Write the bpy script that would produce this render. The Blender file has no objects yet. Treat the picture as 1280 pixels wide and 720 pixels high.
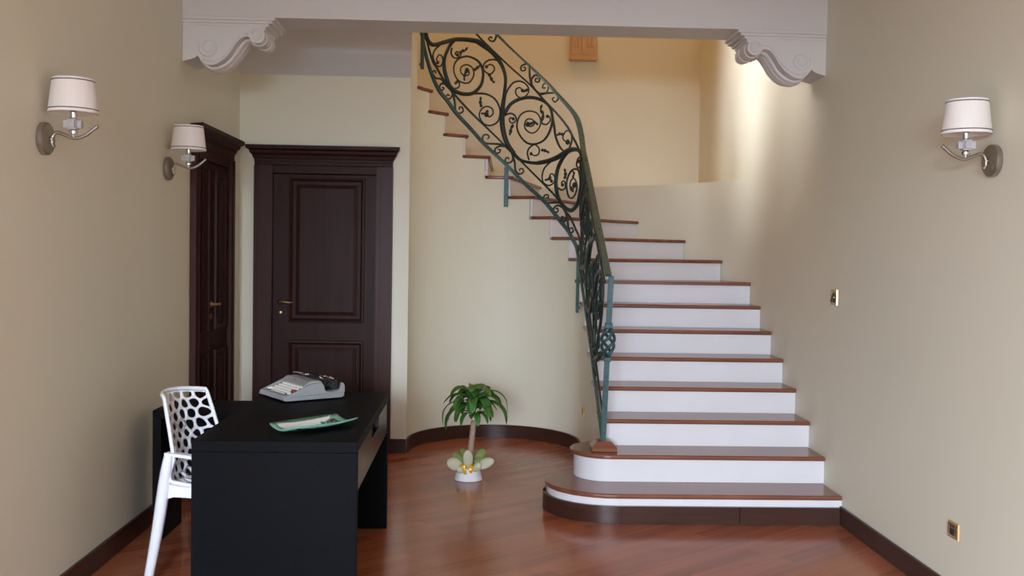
import bpy, bmesh, math, random
from mathutils import Vector, Matrix
random.seed(7)
PI = math.pi
sc = bpy.context.scene
C = sc.collection

# ------------------------------------------------------------ camera, light, exposure
cam_d = bpy.data.cameras.new('camera'); cam = bpy.data.objects.new('camera', cam_d); C.objects.link(cam)
cam_d.sensor_width = 36.0; cam_d.lens = 36.0*1250/1280; cam_d.clip_start = .05
CR = Vector((0.9992474643, -0.0349816799, 0.0167567060)); CU = Vector((-0.0154888735, 0.0362044174, 0.9992243667)); CF = Vector((0.0355612138, 0.9987319572, -0.0356353455))
M4 = Matrix((CR, CU, -CF)).transposed().to_4x4(); M4.translation = Vector((0, 0, 1.5665)); cam.matrix_world = M4
sc.camera = cam
sc.view_settings.view_transform = 'Standard'; sc.view_settings.look = 'None'; sc.view_settings.gamma = 1.0
sc.view_settings.use_curve_mapping = False
sc.view_settings.exposure = 0.07
sc.cycles.use_denoising = True
sc.cycles.max_bounces = 10; sc.cycles.diffuse_bounces = 6; sc.cycles.caustics_reflective = False; sc.cycles.caustics_refractive = False
w = bpy.data.worlds.new('sky'); sc.world = w; w.use_nodes = True
wb = w.node_tree.nodes['Background']; wb.inputs[0].default_value = (.80, .90, 1.0, 1); wb.inputs[1].default_value = 1.0

def area(name, loc, target, sx, sy, power, col, spread=180):
    d = bpy.data.lights.new(name, 'AREA'); d.shape = 'RECTANGLE'; d.size = sx; d.size_y = sy; d.energy = power; d.color = col
    d.spread = math.radians(spread)
    o = bpy.data.objects.new(name, d); C.objects.link(o); o.location = loc
    o.rotation_euler = (Vector(target)-Vector(loc)).to_track_quat('-Z', 'Y').to_euler()
    return o
# daylight through the entrance behind the camera, and through the high stair window on the left
area('entrance_daylight', (-1.7, -4.2, 3.2), (.6, 3.0, 0.4), 3.2, 2.4, 3500, (.70, .835, 1.0))
area('street_daylight', (-1.3, -12.0, 2.0), (.4, 3.0, 1.2), 5.0, 2.4, 930, (.74, .85, 1.0))
area('side_window_daylight', (-3.2, 1.3, 2.3), (2.1, 4.6, .5), 1.6, 1.6, 55, (.72, .87, 1.0))
area('stair_window_daylight', (-1.88, 7.95, 4.45), (2.16, 7.55, 3.05), .8, 1.1, 30, (.95, .97, 1.0), 40)
area('unseen_stair_lamp', (.5, 8.2, 6.55), (.5, 8.2, 0), 2.2, 1.8, 38, (1.0, .46, .10))  # unseen warm ceiling lamp, added to light the upper stair walls

# ------------------------------------------------------------ helpers
def tag(o, label=None, cat=None, group=None, kind=None):
    if label: o['label'] = label
    if cat: o['category'] = cat
    if group: o['group'] = group
    if kind: o['kind'] = kind
    return o
def thing(name, label, cat, loc=(0, 0, 0), rz=0, group=None):
    o = bpy.data.objects.new(name, None); C.objects.link(o); o.empty_display_size = .05
    o.location = loc; o.rotation_euler = (0, 0, rz)
    return tag(o, label, cat, group)
def mesh_obj(name, verts, faces, mat, parent=None, smooth=False, mats=None):
    me = bpy.data.meshes.new(name); me.from_pydata([tuple(v) for v in verts], [], faces); me.update()
    bm = bmesh.new(); bm.from_mesh(me); bmesh.ops.recalc_face_normals(bm, faces=bm.faces); bm.to_mesh(me); bm.free()
    o = bpy.data.objects.new(name, me); C.objects.link(o); me.materials.append(mat)
    if smooth:
        me.polygons.foreach_set('use_smooth', [True]*len(me.polygons))
    if parent: o.parent = parent
    return o
class MB:
    def __init__(s): s.v = []; s.f = []
    def add(s, vs, fs):
        b = len(s.v); s.v += [tuple(x) for x in vs]; s.f += [tuple(i+b for i in f) for f in fs]; return s
    def box(s, x0, x1, y0, y1, z0, z1):
        vs = [(x, y, z) for z in (z0, z1) for y in (y0, y1) for x in (x0, x1)]
        return s.add(vs, [(0,2,3,1), (4,5,7,6), (0,1,5,4), (2,6,7,3), (0,4,6,2), (1,3,7,5)])
    def frustum(s, b, t, z0, z1):
        vs = [(b[0],b[2],z0),(b[1],b[2],z0),(b[0],b[3],z0),(b[1],b[3],z0),(t[0],t[2],z1),(t[1],t[2],z1),(t[0],t[3],z1),(t[1],t[3],z1)]
        return s.add(vs, [(0,2,3,1), (4,5,7,6), (0,1,5,4), (2,6,7,3), (0,4,6,2), (1,3,7,5)])
    def prism(s, poly, z0, z1):            # polygon in XY extruded in Z
        n = len(poly); vs = [(p[0], p[1], z0) for p in poly]+[(p[0], p[1], z1) for p in poly]
        return s.add(vs, [tuple(range(n-1, -1, -1)), tuple(range(n, 2*n))]+[(i, (i+1) % n, n+(i+1) % n, n+i) for i in range(n)])
    def prism_axis(s, poly, a0, a1, f):    # polygon (p,q) extruded along a, f(p,q,a)->xyz
        n = len(poly); vs = [f(p[0], p[1], a0) for p in poly]+[f(p[0], p[1], a1) for p in poly]
        return s.add(vs, [tuple(range(n-1, -1, -1)), tuple(range(n, 2*n))]+[(i, (i+1) % n, n+(i+1) % n, n+i) for i in range(n)])
    def tube(s, pts, rad, n=6, flat=None, twist=0):
        P = [Vector(p) for p in pts]; m = len(P)
        if not hasattr(rad, '__len__'): rad = [rad]*m
        t0 = (P[1]-P[0]).normalized(); up = Vector((0, 0, 1)) if abs(t0.z) < .9 else Vector((1, 0, 0))
        nrm = (up-t0*up.dot(t0)).normalized(); rings = []
        for i in range(m):
            t = (P[min(i+1, m-1)]-P[max(i-1, 0)]).normalized()
            nrm = (nrm-t*nrm.dot(t)); nrm.normalize(); bi = t.cross(nrm)
            fx, fy = flat or (1, 1); r = rad[i]
            rings.append([P[i]+nrm*math.cos(2*PI*k/n+twist)*r*fx+bi*math.sin(2*PI*k/n+twist)*r*fy for k in range(n)])
        vs = [v for r_ in rings for v in r_]
        fs = [(i*n+k, i*n+(k+1) % n, (i+1)*n+(k+1) % n, (i+1)*n+k) for i in range(m-1) for k in range(n)]
        fs += [tuple(range(n-1, -1, -1)), tuple(range((m-1)*n, m*n))]
        return s.add(vs, fs)
    def lathe(s, prof, n=24, c=(0, 0, 0), closed=False):
        m = len(prof); vs = [(c[0]+r*math.cos(2*PI*k/n), c[1]+r*math.sin(2*PI*k/n), c[2]+z) for r, z in prof for k in range(n)]
        fs = [(i*n+k, i*n+(k+1) % n, ((i+1) % m)*n+(k+1) % n, ((i+1) % m)*n+k) for i in range(m if closed else m-1) for k in range(n)]
        if not closed:
            if prof[0][0] > 1e-4: fs.append(tuple(range(n-1, -1, -1)))
            if prof[-1][0] > 1e-4: fs.append(tuple(range((m-1)*n, m*n)))
        return s.add(vs, fs)
    def xf(s, fn): s.v = [tuple(fn(*v)) for v in s.v]; return s
    def obj(s, name, mat, parent=None, smooth=False, bevel=0, seg=2, auto=None):
        o = mesh_obj(name, s.v, s.f, mat, parent, smooth)
        if bevel:
            b = o.modifiers.new('bevel', 'BEVEL'); b.width = bevel; b.segments = seg; b.limit_method = 'ANGLE'; b.angle_limit = math.radians(40)
        if auto: smooth_by_angle(o, auto)
        return o
def smooth_by_angle(o, deg):
    me = o.data; bm = bmesh.new(); bm.from_mesh(me); a = math.radians(deg)
    for f in bm.faces: f.smooth = True
    for e in bm.edges:
        e.smooth = not (len(e.link_faces) == 2 and e.calc_face_angle(0) > a)
    bm.to_mesh(me); bm.free()
def catmull(pts, k=5):
    P = [Vector(p) for p in pts]; out = []
    for i in range(len(P)-1):
        p0, p1, p2, p3 = P[max(i-1, 0)], P[i], P[i+1], P[min(i+2, len(P)-1)]
        for j in range(k):
            t = j/k
            out.append(.5*((2*p1)+(p2-p0)*t+(2*p0-5*p1+4*p2-p3)*t*t+(3*p1-p0-3*p2+p3)*t**3))
    out.append(P[-1]); return out
def interp(tab, x):
    if x <= tab[0][0]:
        (a, b), (c, d) = tab[0], tab[1]
    elif x >= tab[-1][0]:
        (a, b), (c, d) = tab[-2], tab[-1]
    else:
        for (a, b), (c, d) in zip(tab, tab[1:]):
            if a <= x <= c: break
    return b+(d-b)*(x-a)/(c-a)

# ------------------------------------------------------------ materials (all procedural)
def mat(name, col, rough=.5, metal=0, spec=None, noise=None, bump=None, coat=0, trans=0, ior=1.45, sheen=0):
    m = bpy.data.materials.new(name); m.use_nodes = True; nt = m.node_tree; b = nt.nodes['Principled BSDF']
    b.inputs['Base Color'].default_value = (*col, 1); b.inputs['Roughness'].default_value = rough; b.inputs['Metallic'].default_value = metal
    b.inputs['IOR'].default_value = ior
    if spec is not None: b.inputs['Specular IOR Level'].default_value = spec
    if coat: b.inputs['Coat Weight'].default_value = coat; b.inputs['Coat Roughness'].default_value = .08
    if trans: b.inputs['Transmission Weight'].default_value = trans
    if noise or bump:
        tc = nt.nodes.new('ShaderNodeTexCoord'); mp = nt.nodes.new('ShaderNodeMapping'); nt.links.new(tc.outputs['Object'], mp.inputs[0])
    if noise:      # (colour2, scale xyz, detail)
        col2, scl, det = noise; mp.inputs['Scale'].default_value = scl
        n = nt.nodes.new('ShaderNodeTexNoise'); n.inputs['Scale'].default_value = 1; n.inputs['Detail'].default_value = det
        nt.links.new(mp.outputs[0], n.inputs[0]); r = nt.nodes.new('ShaderNodeValToRGB')
        r.color_ramp.elements[0].position = .3; r.color_ramp.elements[1].position = .7
        r.color_ramp.elements[0].color = (*col, 1); r.color_ramp.elements[1].color = (*col2, 1)
        nt.links.new(n.outputs[0], r.inputs[0]); nt.links.new(r.outputs[0], b.inputs['Base Color'])
    if bump:       # (scale, strength)
        n2 = nt.nodes.new('ShaderNodeTexNoise'); n2.inputs['Scale'].default_value = bump[0]; n2.inputs['Detail'].default_value = 3
        nt.links.new(tc.outputs['Object'], n2.inputs[0]); bp = nt.nodes.new('ShaderNodeBump'); bp.inputs['Strength'].default_value = bump[1]; bp.inputs['Distance'].default_value = .01
        nt.links.new(n2.outputs[0], bp.inputs['Height']); nt.links.new(bp.outputs[0], b.inputs['Normal'])
    return m
M = {}
M['wall'] = mat('cream_plaster', (.765, .742, .615), .55, noise=((.745, .722, .59), (1.2, 1.2, 1.2), 2), bump=(220, .04))
M['white'] = mat('white_paint', (.71, .725, .74), .5, noise=((.69, .705, .72), (2, 2, 2), 2))
M['plaster'] = mat('corbel_plaster', (.72, .73, .735), .55, bump=(90, .03))
M['riser'] = mat('white_riser', (.77, .755, .775), .45, noise=((.74, .725, .745), (5, 5, 9), 4))
M['dwood'] = mat('dark_mahogany', (.026, .0072, .0058), .45, spec=.15, noise=((.040, .0125, .0095), (28, 28, 1.6), 5))
M['casing'] = mat('red_mahogany', (.042, .0125, .010), .42, spec=.2, noise=((.060, .020, .015), (28, 28, 1.6), 5))
M['base'] = mat('dark_baseboard', (.040, .015, .010), .32, spec=.3, noise=((.062, .025, .017), (4, 4, 40), 4))
M['tread'] = mat('stair_wood', (.16, .050, .026), .22, noise=((.23, .082, .045), (3, 26, 26), 5), coat=.08)
M['desk'] = mat('black_wood', (.0035, .0037, .005), .5, spec=.06, noise=((.006, .0063, .008), (90, 4, 60), 3))
M['drawer'] = mat('drawer_black', (.020, .019, .017), .26, noise=((.026, .024, .021), (60, 4, 60), 3))
M['iron'] = mat('green_wrought_iron', (.020, .056, .058), .42, metal=.2, noise=((.050, .120, .125), (40, 40, 40), 4))
M['iron_dark'] = mat('dark_wrought_iron', (.009, .020, .018), .42, metal=.25, noise=((.020, .042, .038), (45, 45, 45), 4))
M['chair'] = mat('white_plastic', (.80, .81, .86), .3)
M['nickel'] = mat('brushed_nickel', (.36, .32, .27), .36, metal=.85)
M['chrome'] = mat('chrome', (.72, .72, .72), .12, metal=1)
M['shade'] = mat('lamp_shade_cloth', (.86, .83, .80), .8, noise=((.83, .80, .77), (120, 120, 8), 2))
M['trim'] = mat('dark_trim', (.06, .05, .055), .6)
M['crystal'] = mat('crystal', (.92, .92, .95), .03, trans=.5, ior=1.5)
M['gold'] = mat('gold_plate', (.66, .42, .17), .25, metal=.85)
M['black'] = mat('black_plastic', (.012, .013, .016), .3)
M['brass'] = mat('brass_handle', (.40, .26, .14), .3, metal=.9)
M['tw'] = mat('grey_enamel', (.33, .335, .35), .38, noise=((.31, .315, .33), (9, 9, 9), 3))
M['twd'] = mat('typewriter_black', (.02, .02, .022), .35)
M['key'] = mat('cream_keys', (.78, .76, .70), .35)
M['redkey'] = mat('red_key', (.45, .02, .03), .35)
M['glass'] = mat('green_glass', (.45, .88, .68), .03, trans=.7, ior=1.5)
M['leaf'] = mat('green_leaf', (.020, .085, .016), .3, noise=((.085, .24, .04), (14, 14, 14), 3))
M['trunk'] = mat('cane_trunk', (.33, .22, .15), .75, noise=((.45, .33, .24), (60, 60, 120), 4))
M['pot'] = mat('white_woven_pot', (.82, .81, .82), .45, bump=(160, .5))
M['mesh_r'] = mat('cream_organza', (.72, .72, .52), .6)
M['mesh_g'] = mat('green_organza', (.27, .33, .10), .6)
M['goldr'] = mat('gold_ribbon', (.85, .48, .03), .3, metal=.3)
M['key_st'] = mat('ochre_stone', (.55, .36, .19), .6, noise=((.60, .41, .23), (12, 12, 12), 3))
M['ext'] = mat('paving', (.34, .32, .29), .9)

def floor_mat():
    m = bpy.data.materials.new('merbau_planks'); m.use_nodes = True; nt = m.node_tree; b = nt.nodes['Principled BSDF']; N = nt.nodes.new; L = nt.links.new
    tc = N('ShaderNodeTexCoord'); mp = N('ShaderNodeMapping'); mp.inputs['Rotation'].default_value = (0, 0, math.radians(-38)); L(tc.outputs['Object'], mp.inputs[0])
    br = N('ShaderNodeTexBrick'); br.inputs['Scale'].default_value = 1; br.inputs['Brick Width'].default_value = 1.1; br.inputs['Row Height'].default_value = .095
    br.inputs['Mortar Size'].default_value = .0012; br.inputs['Color1'].default_value = (0, 0, 0, 1); br.inputs['Color2'].default_value = (1, 1, 1, 1); br.inputs['Mortar'].default_value = (.3, .3, .3, 1); br.offset = .37
    L(mp.outputs[0], br.inputs[0])
    mp2 = N('ShaderNodeMapping'); mp2.inputs['Scale'].default_value = (1.6, 30, 1); L(mp.outputs[0], mp2.inputs[0])
    n = N('ShaderNodeTexNoise'); n.inputs['Scale'].default_value = 1; n.inputs['Detail'].default_value = 5; L(mp2.outputs[0], n.inputs[0])
    mix = N('ShaderNodeMix'); mix.data_type = 'FLOAT'; mix.inputs[0].default_value = .62; L(br.outputs[0], mix.inputs[2]); L(n.outputs[0], mix.inputs[3])
    r = N('ShaderNodeValToRGB'); r.color_ramp.elements[0].position = .12; r.color_ramp.elements[1].position = .9
    r.color_ramp.elements[0].color = (.215, .058, .027, 1); r.color_ramp.elements[1].color = (.480, .160, .075, 1); L(mix.outputs[0], r.inputs[0]); L(r.outputs[0], b.inputs['Base Color'])
    n2 = N('ShaderNodeTexNoise'); n2.inputs['Scale'].default_value = 3; n2.inputs['Detail'].default_value = 3; L(tc.outputs['Object'], n2.inputs[0])
    mr = N('ShaderNodeMapRange'); mr.inputs['To Min'].default_value = .13; mr.inputs['To Max'].default_value = .26; L(n2.outputs[0], mr.inputs[0]); L(mr.outputs[0], b.inputs['Roughness'])
    bp = N('ShaderNodeBump'); bp.inputs['Strength'].default_value = .035; bp.inputs['Distance'].default_value = .003; L(n.outputs[0], bp.inputs['Height']); L(bp.outputs[0], b.inputs['Normal'])
    return m
def dish_mat():  # green glass with a noisy-edged white patch, a dark patch and a green rim
    m = mat('patched_green_glass', (.30, .72, .52), .06, trans=.35, ior=1.5); nt = m.node_tree; b = nt.nodes['Principled BSDF']; N = nt.nodes.new; L = nt.links.new
    tc = N('ShaderNodeTexCoord'); sx = N('ShaderNodeSeparateXYZ'); L(tc.outputs['Object'], sx.inputs[0])
    n = N('ShaderNodeTexNoise'); n.inputs['Scale'].default_value = 38; n.inputs['Detail'].default_value = 4; L(tc.outputs['Object'], n.inputs[0])
    def mth(op, a, c, d=None):
        q = N('ShaderNodeMath'); q.operation = op
        for i, v in enumerate((a, c)):
            if v is None: continue
            if isinstance(v, (int, float)): q.inputs[i].default_value = v
            else: L(v, q.inputs[i])
        return q.outputs[0]
    x, y = sx.outputs[0], sx.outputs[1]
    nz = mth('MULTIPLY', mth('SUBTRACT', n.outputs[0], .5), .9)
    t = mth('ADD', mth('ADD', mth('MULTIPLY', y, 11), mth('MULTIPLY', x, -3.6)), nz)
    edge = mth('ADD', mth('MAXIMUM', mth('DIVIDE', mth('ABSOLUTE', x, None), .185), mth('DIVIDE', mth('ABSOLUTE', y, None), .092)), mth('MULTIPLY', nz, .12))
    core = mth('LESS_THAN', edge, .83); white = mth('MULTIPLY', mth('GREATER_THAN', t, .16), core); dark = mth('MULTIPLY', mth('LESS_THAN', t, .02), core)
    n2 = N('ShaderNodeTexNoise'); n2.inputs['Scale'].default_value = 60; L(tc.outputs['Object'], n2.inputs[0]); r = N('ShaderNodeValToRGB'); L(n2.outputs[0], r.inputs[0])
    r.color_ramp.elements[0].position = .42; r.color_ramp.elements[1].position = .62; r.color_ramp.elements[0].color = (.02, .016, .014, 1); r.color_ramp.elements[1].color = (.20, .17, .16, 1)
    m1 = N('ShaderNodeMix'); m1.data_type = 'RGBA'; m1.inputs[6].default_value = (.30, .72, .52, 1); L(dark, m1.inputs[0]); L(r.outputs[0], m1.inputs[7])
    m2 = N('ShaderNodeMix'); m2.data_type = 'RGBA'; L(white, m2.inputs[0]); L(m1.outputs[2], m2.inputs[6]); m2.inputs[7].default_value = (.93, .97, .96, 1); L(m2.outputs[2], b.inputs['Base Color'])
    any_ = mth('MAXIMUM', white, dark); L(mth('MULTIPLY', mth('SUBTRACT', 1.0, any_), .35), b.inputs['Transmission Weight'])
    return m
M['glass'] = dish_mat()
M['floor'] = floor_mat()
def thin_cloth(m, alpha):
    b = m.node_tree.nodes['Principled BSDF']; b.inputs['Alpha'].default_value = alpha
thin_cloth(M['mesh_r'], .62); thin_cloth(M['mesh_g'], .8)

# ------------------------------------------------------------ the setting
XL, XR, YD, YB = -1.82, 2.166, 7.722, 9.80
XC, YC, RW, RT, RR = .15, 7.74, .675, .66, .65       # stair well centre, wall / tread / railing radius
RZ = .17; Y1 = 5.742; G = .296
def struct(name, mb, m, label, cat='wall', parent=None, **k):
    o = mb.obj(name, m, parent, **k)
    return tag(o, label, cat, kind='structure')
struct('floor', MB().box(XL-.2, XR+.2, -2.6, 10, -.1, 0), M['floor'], 'glossy red-brown plank floor of the hall', 'floor')
mb = MB().box(XL-.2, XL, -2.5, .7, 0, 7.0); mb.box(XL-.2, XL, 2.5, YD+.3, 0, 7.0); mb.box(XL-.2, XL, .7, 2.5, 2.25, 7.0)
struct('wall_left', mb, M['wall'], 'long cream wall on the left carrying two sconces')
struct('wall_right', MB().box(XR, XR+.2, -2.5, YB+.2, 0, 7.0), M['wall'], 'long cream wall on the right beside the stairs')
OP = (-1.60, -.735, 2.185)                            # door opening in the back wall
mb = MB().box(XL, OP[0], YD, YD+.2, 0, 3.0); mb.box(OP[0], OP[1], YD, YD+.2, OP[2], 3.0)
mb.prism([(OP[1], YD), (XC-RW, YD), (XC-RW, YD+.02), (XC-RW-.12, YD+.2), (OP[1], YD+.2)], 0, 3.0)
struct('wall_back', mb, M['wall'], 'cream wall holding the dark panelled door')
struct('wall_upper_back', MB().box(XL-.2, XR+.2, YB, YB+.2, 0, 7.0), M['wall'], 'warm cream wall behind the upper flight of stairs')
mb = MB().box(XL-.2, XL, YD+.3, 7.5+.05, 3.0, 7.0); mb.box(XL-.2, XL, 8.45, YB, 0, 7.0); mb.box(XL-.2, XL, YD+.2, 8.45, 0, 3.85); mb.box(XL-.2, XL, YD+.2, 8.45, 5.05, 7.0)
struct('wall_upper_left', mb, M['wall'], 'wall left of the stair well with a high window opening')
struct('ceiling', MB().box(XL-.2, XR+.2, -2.5, 6.3, 3.55, 3.7), M['white'], 'white ceiling of the entrance hall', 'ceiling')
struct('ceiling_stairwell', MB().box(XL-.2, XR+.2, 6.2, YB+.2, 6.6, 6.8), M['white'], 'white ceiling over the stair well', 'ceiling')
# entrance front behind the camera with its doorway
mb = MB().box(XL-.2, -1.6, -2.7, -2.5, 0, 3.7); mb.box(1.4, XR+.2, -2.7, -2.5, 0, 3.7); mb.box(-1.6, 1.4, -2.7, -2.5, 2.35, 3.7)
struct('wall_front', mb, M['wall'], 'front wall with the wide entrance opening')
struct('ground_outside', MB().box(-8, 8, -12, -2.7, -.2, -.05).box(-8, XL-.2, -2.7, 6, -.2, -.05), M['ext'], 'paved ground outside the entrance', 'ground')
# beam
mb = MB().box(XL, XR, 6.235, 6.555, 2.98, 3.55); mb.box(XL, XR, 6.235, 6.40, 3.55, 6.6)
struct('trim_beam', mb, M['white'], 'pale plaster beam crossing the hall on two scroll corbels', 'beam')
# sloping soffit of the upper flight, over the back door
xs = XC-RW
pts = [(YD+.02, 2.872, xs), (7.55, 3.02, xs+.012), (7.35, 3.22, xs+.03), (7.05, 3.52, xs+.05), (6.60, 3.92, xs+.07)]
vs = []; fs = []
for (y, z, x) in pts: vs += [(XL, y, z), (x, y, z), (XL, y+.05, z+.55), (x, y+.05, z+.55)]
for i in range(4):
    a = i*4; b = a+4; fs += [(a, a+1, b+1, b), (a+2, b+2, b+3, a+3), (a+1, a+3, b+3, b+1), (a, b, b+2, a+2)]
fs += [(0, 2, 3, 1), (16, 17, 19, 18)]
struct('ceiling_soffit', MB().add(vs, fs), M['white'], 'pale sloping underside of the upper flight above the back door', 'ceiling', smooth=False)

# stair geometry tables
A = {9: 14, 10: 26, 11: 44.5, 12: 61, 13: 77.5, 14: 94, 15: 110.5, 16: 126.7, 17: 142, 18: 159, 19: 175}
ZT = {i: i*RZ for i in range(1, 20)}
for i in range(13, 20): ZT[i] -= .004*(i-12)
W = catmull([(2.166, 7.70, 0), (2.16, 7.95, 0), (2.10, 8.22, 0), (2.03, 8.41, 0), (1.84, 8.75, 0), (1.48, 9.122, 0), (1.146, 9.39, 0), (.787, 9.61, 0), (.5, 9.70, 0), (.15, 9.74, 0), (-.35, 9.65, 0), (-.8, 9.46, 0), (-1.2, 9.16, 0), (-1.5, 8.76, 0), (-1.72, 8.3, 0), (-1.815, 7.95, 0)], 5)
O = {9: (2.062, 8.33), 10: (1.84, 8.75), 11: (1.48, 9.122), 12: (1.08, 9.435), 13: (.62, 9.665), 14: (.15, 9.735), 15: (-.35, 9.64), 16: (-.8, 9.45), 17: (-1.2, 9.15), 18: (-1.5, 8.75), 19: (-1.72, 8.3)}
def wi(p): return min(range(len(W)), key=lambda k: (W[k].x-p[0])**2+(W[k].y-p[1])**2)
def ip(a, r): return (XC+r*math.cos(math.radians(a)), YC+r*math.sin(math.radians(a)))
# lower curved wall with its ledge
vs = [(p.x, p.y, z) for p in W for z in (0, 2.196)]; n = len(W)
fs = [(2*i, 2*i+2, 2*i+3, 2*i+1) for i in range(n-1)]
vs += [(XR, YB, 2.196), (XL, YB, 2.196)]
fs.append(tuple([2*i+1 for i in range(n)]+[2*n+1, 2*n]))
o = struct('wall_stair_curve', MB().add(vs, fs), M['wall'], 'low curved cream wall with a ledge following the turning stairs')
smooth_by_angle(o, 35)
# inner stair well wall, its top stepped under the treads
def surf(s, r):
    if s < 0: return (XC+r, YC+s)
    a = s/RR; return (XC+r*math.cos(a), YC+r*math.sin(a))
segs = []
ys = {i: Y1+(i-1)*G for i in range(1, 10)}
br = [(ys[i]-YC+.0465, ZT[i]-.028) for i in range(3, 9)]+[(math.radians(A[i]+4.2)*RR, ZT[i]-.028) for i in range(9, 19)]
br[-1] = (math.radians(161.5)*RR, 3.9); br.append((PI*RR, 3.9))
vs, fs = [], []
for (s0, z), (s1, _) in zip(br, br[1:]):
    if z < .1: continue
    k = max(1, int((s1-max(s0, 0))/.035)) if s1 > 0 else 1
    cuts = [s0+(s1-s0)*j/k for j in range(k+1)]
    if s0 < 0 < s1: cuts = [s0]+[s1*j/3 for j in range(4)]
    base = len(vs)
    for s in cuts:
        (x, y), (x2, y2) = surf(s, RW), surf(s, RW+.07)
        vs += [(x, y, 0), (x, y, z), (x2, y2, z), (x2, y2, 0)]
    for j in range(len(cuts)-1):
        a = base+4*j; b = a+4
        fs += [(a, b, b+1, a+1), (a+1, b+1, b+2, a+2), (a+2, b+2, b+3, a+3)]
    e = base+4*(len(cuts)-1); fs += [(base, base+1, base+2, base+3), (e, e+3, e+2, e+1)]
me = mesh_obj('wall_stairwell', vs, fs, M['wall']); tag(me, 'curved cream wall of the stair well behind the potted plant', 'wall', kind='structure')
bm = bmesh.new(); bm.from_mesh(me.data); bmesh.ops.remove_doubles(bm, verts=bm.verts, dist=.0005); bm.to_mesh(me.data); bm.free(); smooth_by_angle(me, 30)
# baseboards
BH = .109
def strip(poly_in, poly_out, z0, z1):
    m = len(poly_in); v = [(x, y, z) for (x, y) in poly_in for z in (z0, z1)]+[(x, y, z) for (x, y) in poly_out for z in (z0, z1)]
    f = []
    for i in range(m-1):
        a, b, c, d = 2*i, 2*i+2, 2*m+2*i, 2*m+2*i+2
        f += [(a, b, b+1, a+1), (c, c+1, d+1, d), (a+1, b+1, d+1, c+1), (a, c, d, b)]
    f += [(0, 1, 2*m+1, 2*m), (2*m-2, 4*m-2, 4*m-1, 2*m-1)]
    return MB().add(v, f)
for nm, mb, lb in (('baseboard_left', MB().box(XL, XL+.016, -2.5, 6.40, 0, BH), 'dark wooden baseboard along the left wall'),
                   ('baseboard_right', MB().box(XR-.016, XR, -2.5, Y1+.02, 0, BH), 'dark wooden baseboard along the right wall'),
                   ('baseboard_back', MB().box(-.655, XC-RW, YD-.016, YD, 0, BH), 'short dark baseboard between door and curved niche')):
    struct(nm, mb, M['base'], lb, 'baseboard', bevel=.004)
ss = [-1.24, -.6, -.2]+[PI*RR*j/40 for j in range(41)]
o = struct('baseboard_stairwell', strip([surf(s, RW-.016) for s in ss], [surf(s, RW) for s in ss], 0, BH), M['base'], 'curved dark baseboard around the niche behind the plant', 'baseboard')
smooth_by_angle(o, 30)

# doors
def raised(mb, u0, u1, z0, z1, prof):
    v = []; f = []
    for (d, h) in prof: v += [(u0+d, h, z0+d), (u1-d, h, z0+d), (u1-d, h, z1-d), (u0+d, h, z1-d)]
    for i in range(len(prof)-1):
        for k in range(4): f.append((4*i+k, 4*i+(k+1) % 4, 4*i+4+(k+1) % 4, 4*i+4+k))
    e = 4*(len(prof)-1); f.append((e, e+1, e+2, e+3)); mb.add(v, f)
PAN = [(0, 0), (.003, .016), (.016, .018), (.026, .008), (.034, -.004), (.040, -.006), (.052, -.006), (.060, .004), (.085, .011)]
def placed(mb, mp): return mb.xf(lambda u, h, z: mp(u, h, z))
def casing(mb, u0, u1, z1, h0, side):
    # stepped architrave: flat board, outer bead, inner bead
    mb.box(u0, u1, h0, .030, 0, z1)
    ub = (u0-.002, u0+.02) if side < 0 else (u1-.02, u1+.002); mb.box(ub[0], ub[1], h0+.001, .040, .001, z1-.001)
    ui = (u1-.030, u1-.006) if side < 0 else (u0+.006, u0+.030); mb.box(ui[0], ui[1], h0+.001, .038, .001, z1-.001)
def door(name, mp, label, U0, U1, L0, L1, ztop, leaves, hleaf, hback):
    r = thing(name, label, 'door'); r['kind'] = 'structure'
    for s, a, b in ((-1, U0, L0+.012), (1, L1-.012, U1)):
        mb = MB(); casing(mb, a, b, ztop, hback, s); placed(mb, mp).obj('casing', M['casing'], r)
    mb = MB(); mb.box(L0+.012, L1-.012, hback, .030, ztop-.06, ztop); mb.box(U0, U1, hback-.0005, .034, ztop+.0005, ztop+.0295)
    placed(mb, mp).obj('head_casing', M['dwood'], r, bevel=.003)
    prof = [(0, 0), (.036, 0), (.036, .018), (.044, .022), (.050, .045), (.066, .060), (.070, .078), (.092, .092), (.095, .118), (0, .118)]
    mb = MB(); m = len(prof); v = []
    for (h, z) in prof:
        ov = max(0, h-.034)*.95; v += [(U0-ov, h+hback*(h == 0), ztop+.03+z), (U1+ov, h+hback*(h == 0), ztop+.03+z)]
    f = [(2*i, 2*i+1, 2*((i+1) % m)+1, 2*((i+1) % m)) for i in range(m)]+[tuple(2*i for i in range(m)), tuple(2*i+1 for i in range(m-1, -1, -1))]
    mb.add(v, f); placed(mb, mp).obj('cornice', M['dwood'], r)
    for (a, b, pans) in leaves:
        mb = MB(); mb.box(a, b, hleaf-.012, hleaf, .006, ztop-.062); lf = placed(mb, mp).obj('door_leaf', M['dwood'], r, bevel=.003)
        for (p0, p1, z0, z1) in pans:
            mb = MB(); raised(mb, p0, p1, z0, z1, [(d, hleaf+h+.0002) for d, h in PAN] if p1-p0 > .25 else [(d*.45, hleaf+h+.0002) for d, h in PAN]); placed(mb, mp).obj('raised_panel', M['dwood'], r)
    return r
mpb = lambda u, h, z: (u, YD-h, z)
d1 = door('door_1', mpb, 'dark mahogany panelled door with cornice in the back wall', -1.70, -.652, -1.575, -.765, 2.20,
          [(-1.565, -.775, [(-1.445, -.865, 1.00, 2.115), (-1.445, -.865, .17, .862)])], -.02, -.06)
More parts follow.
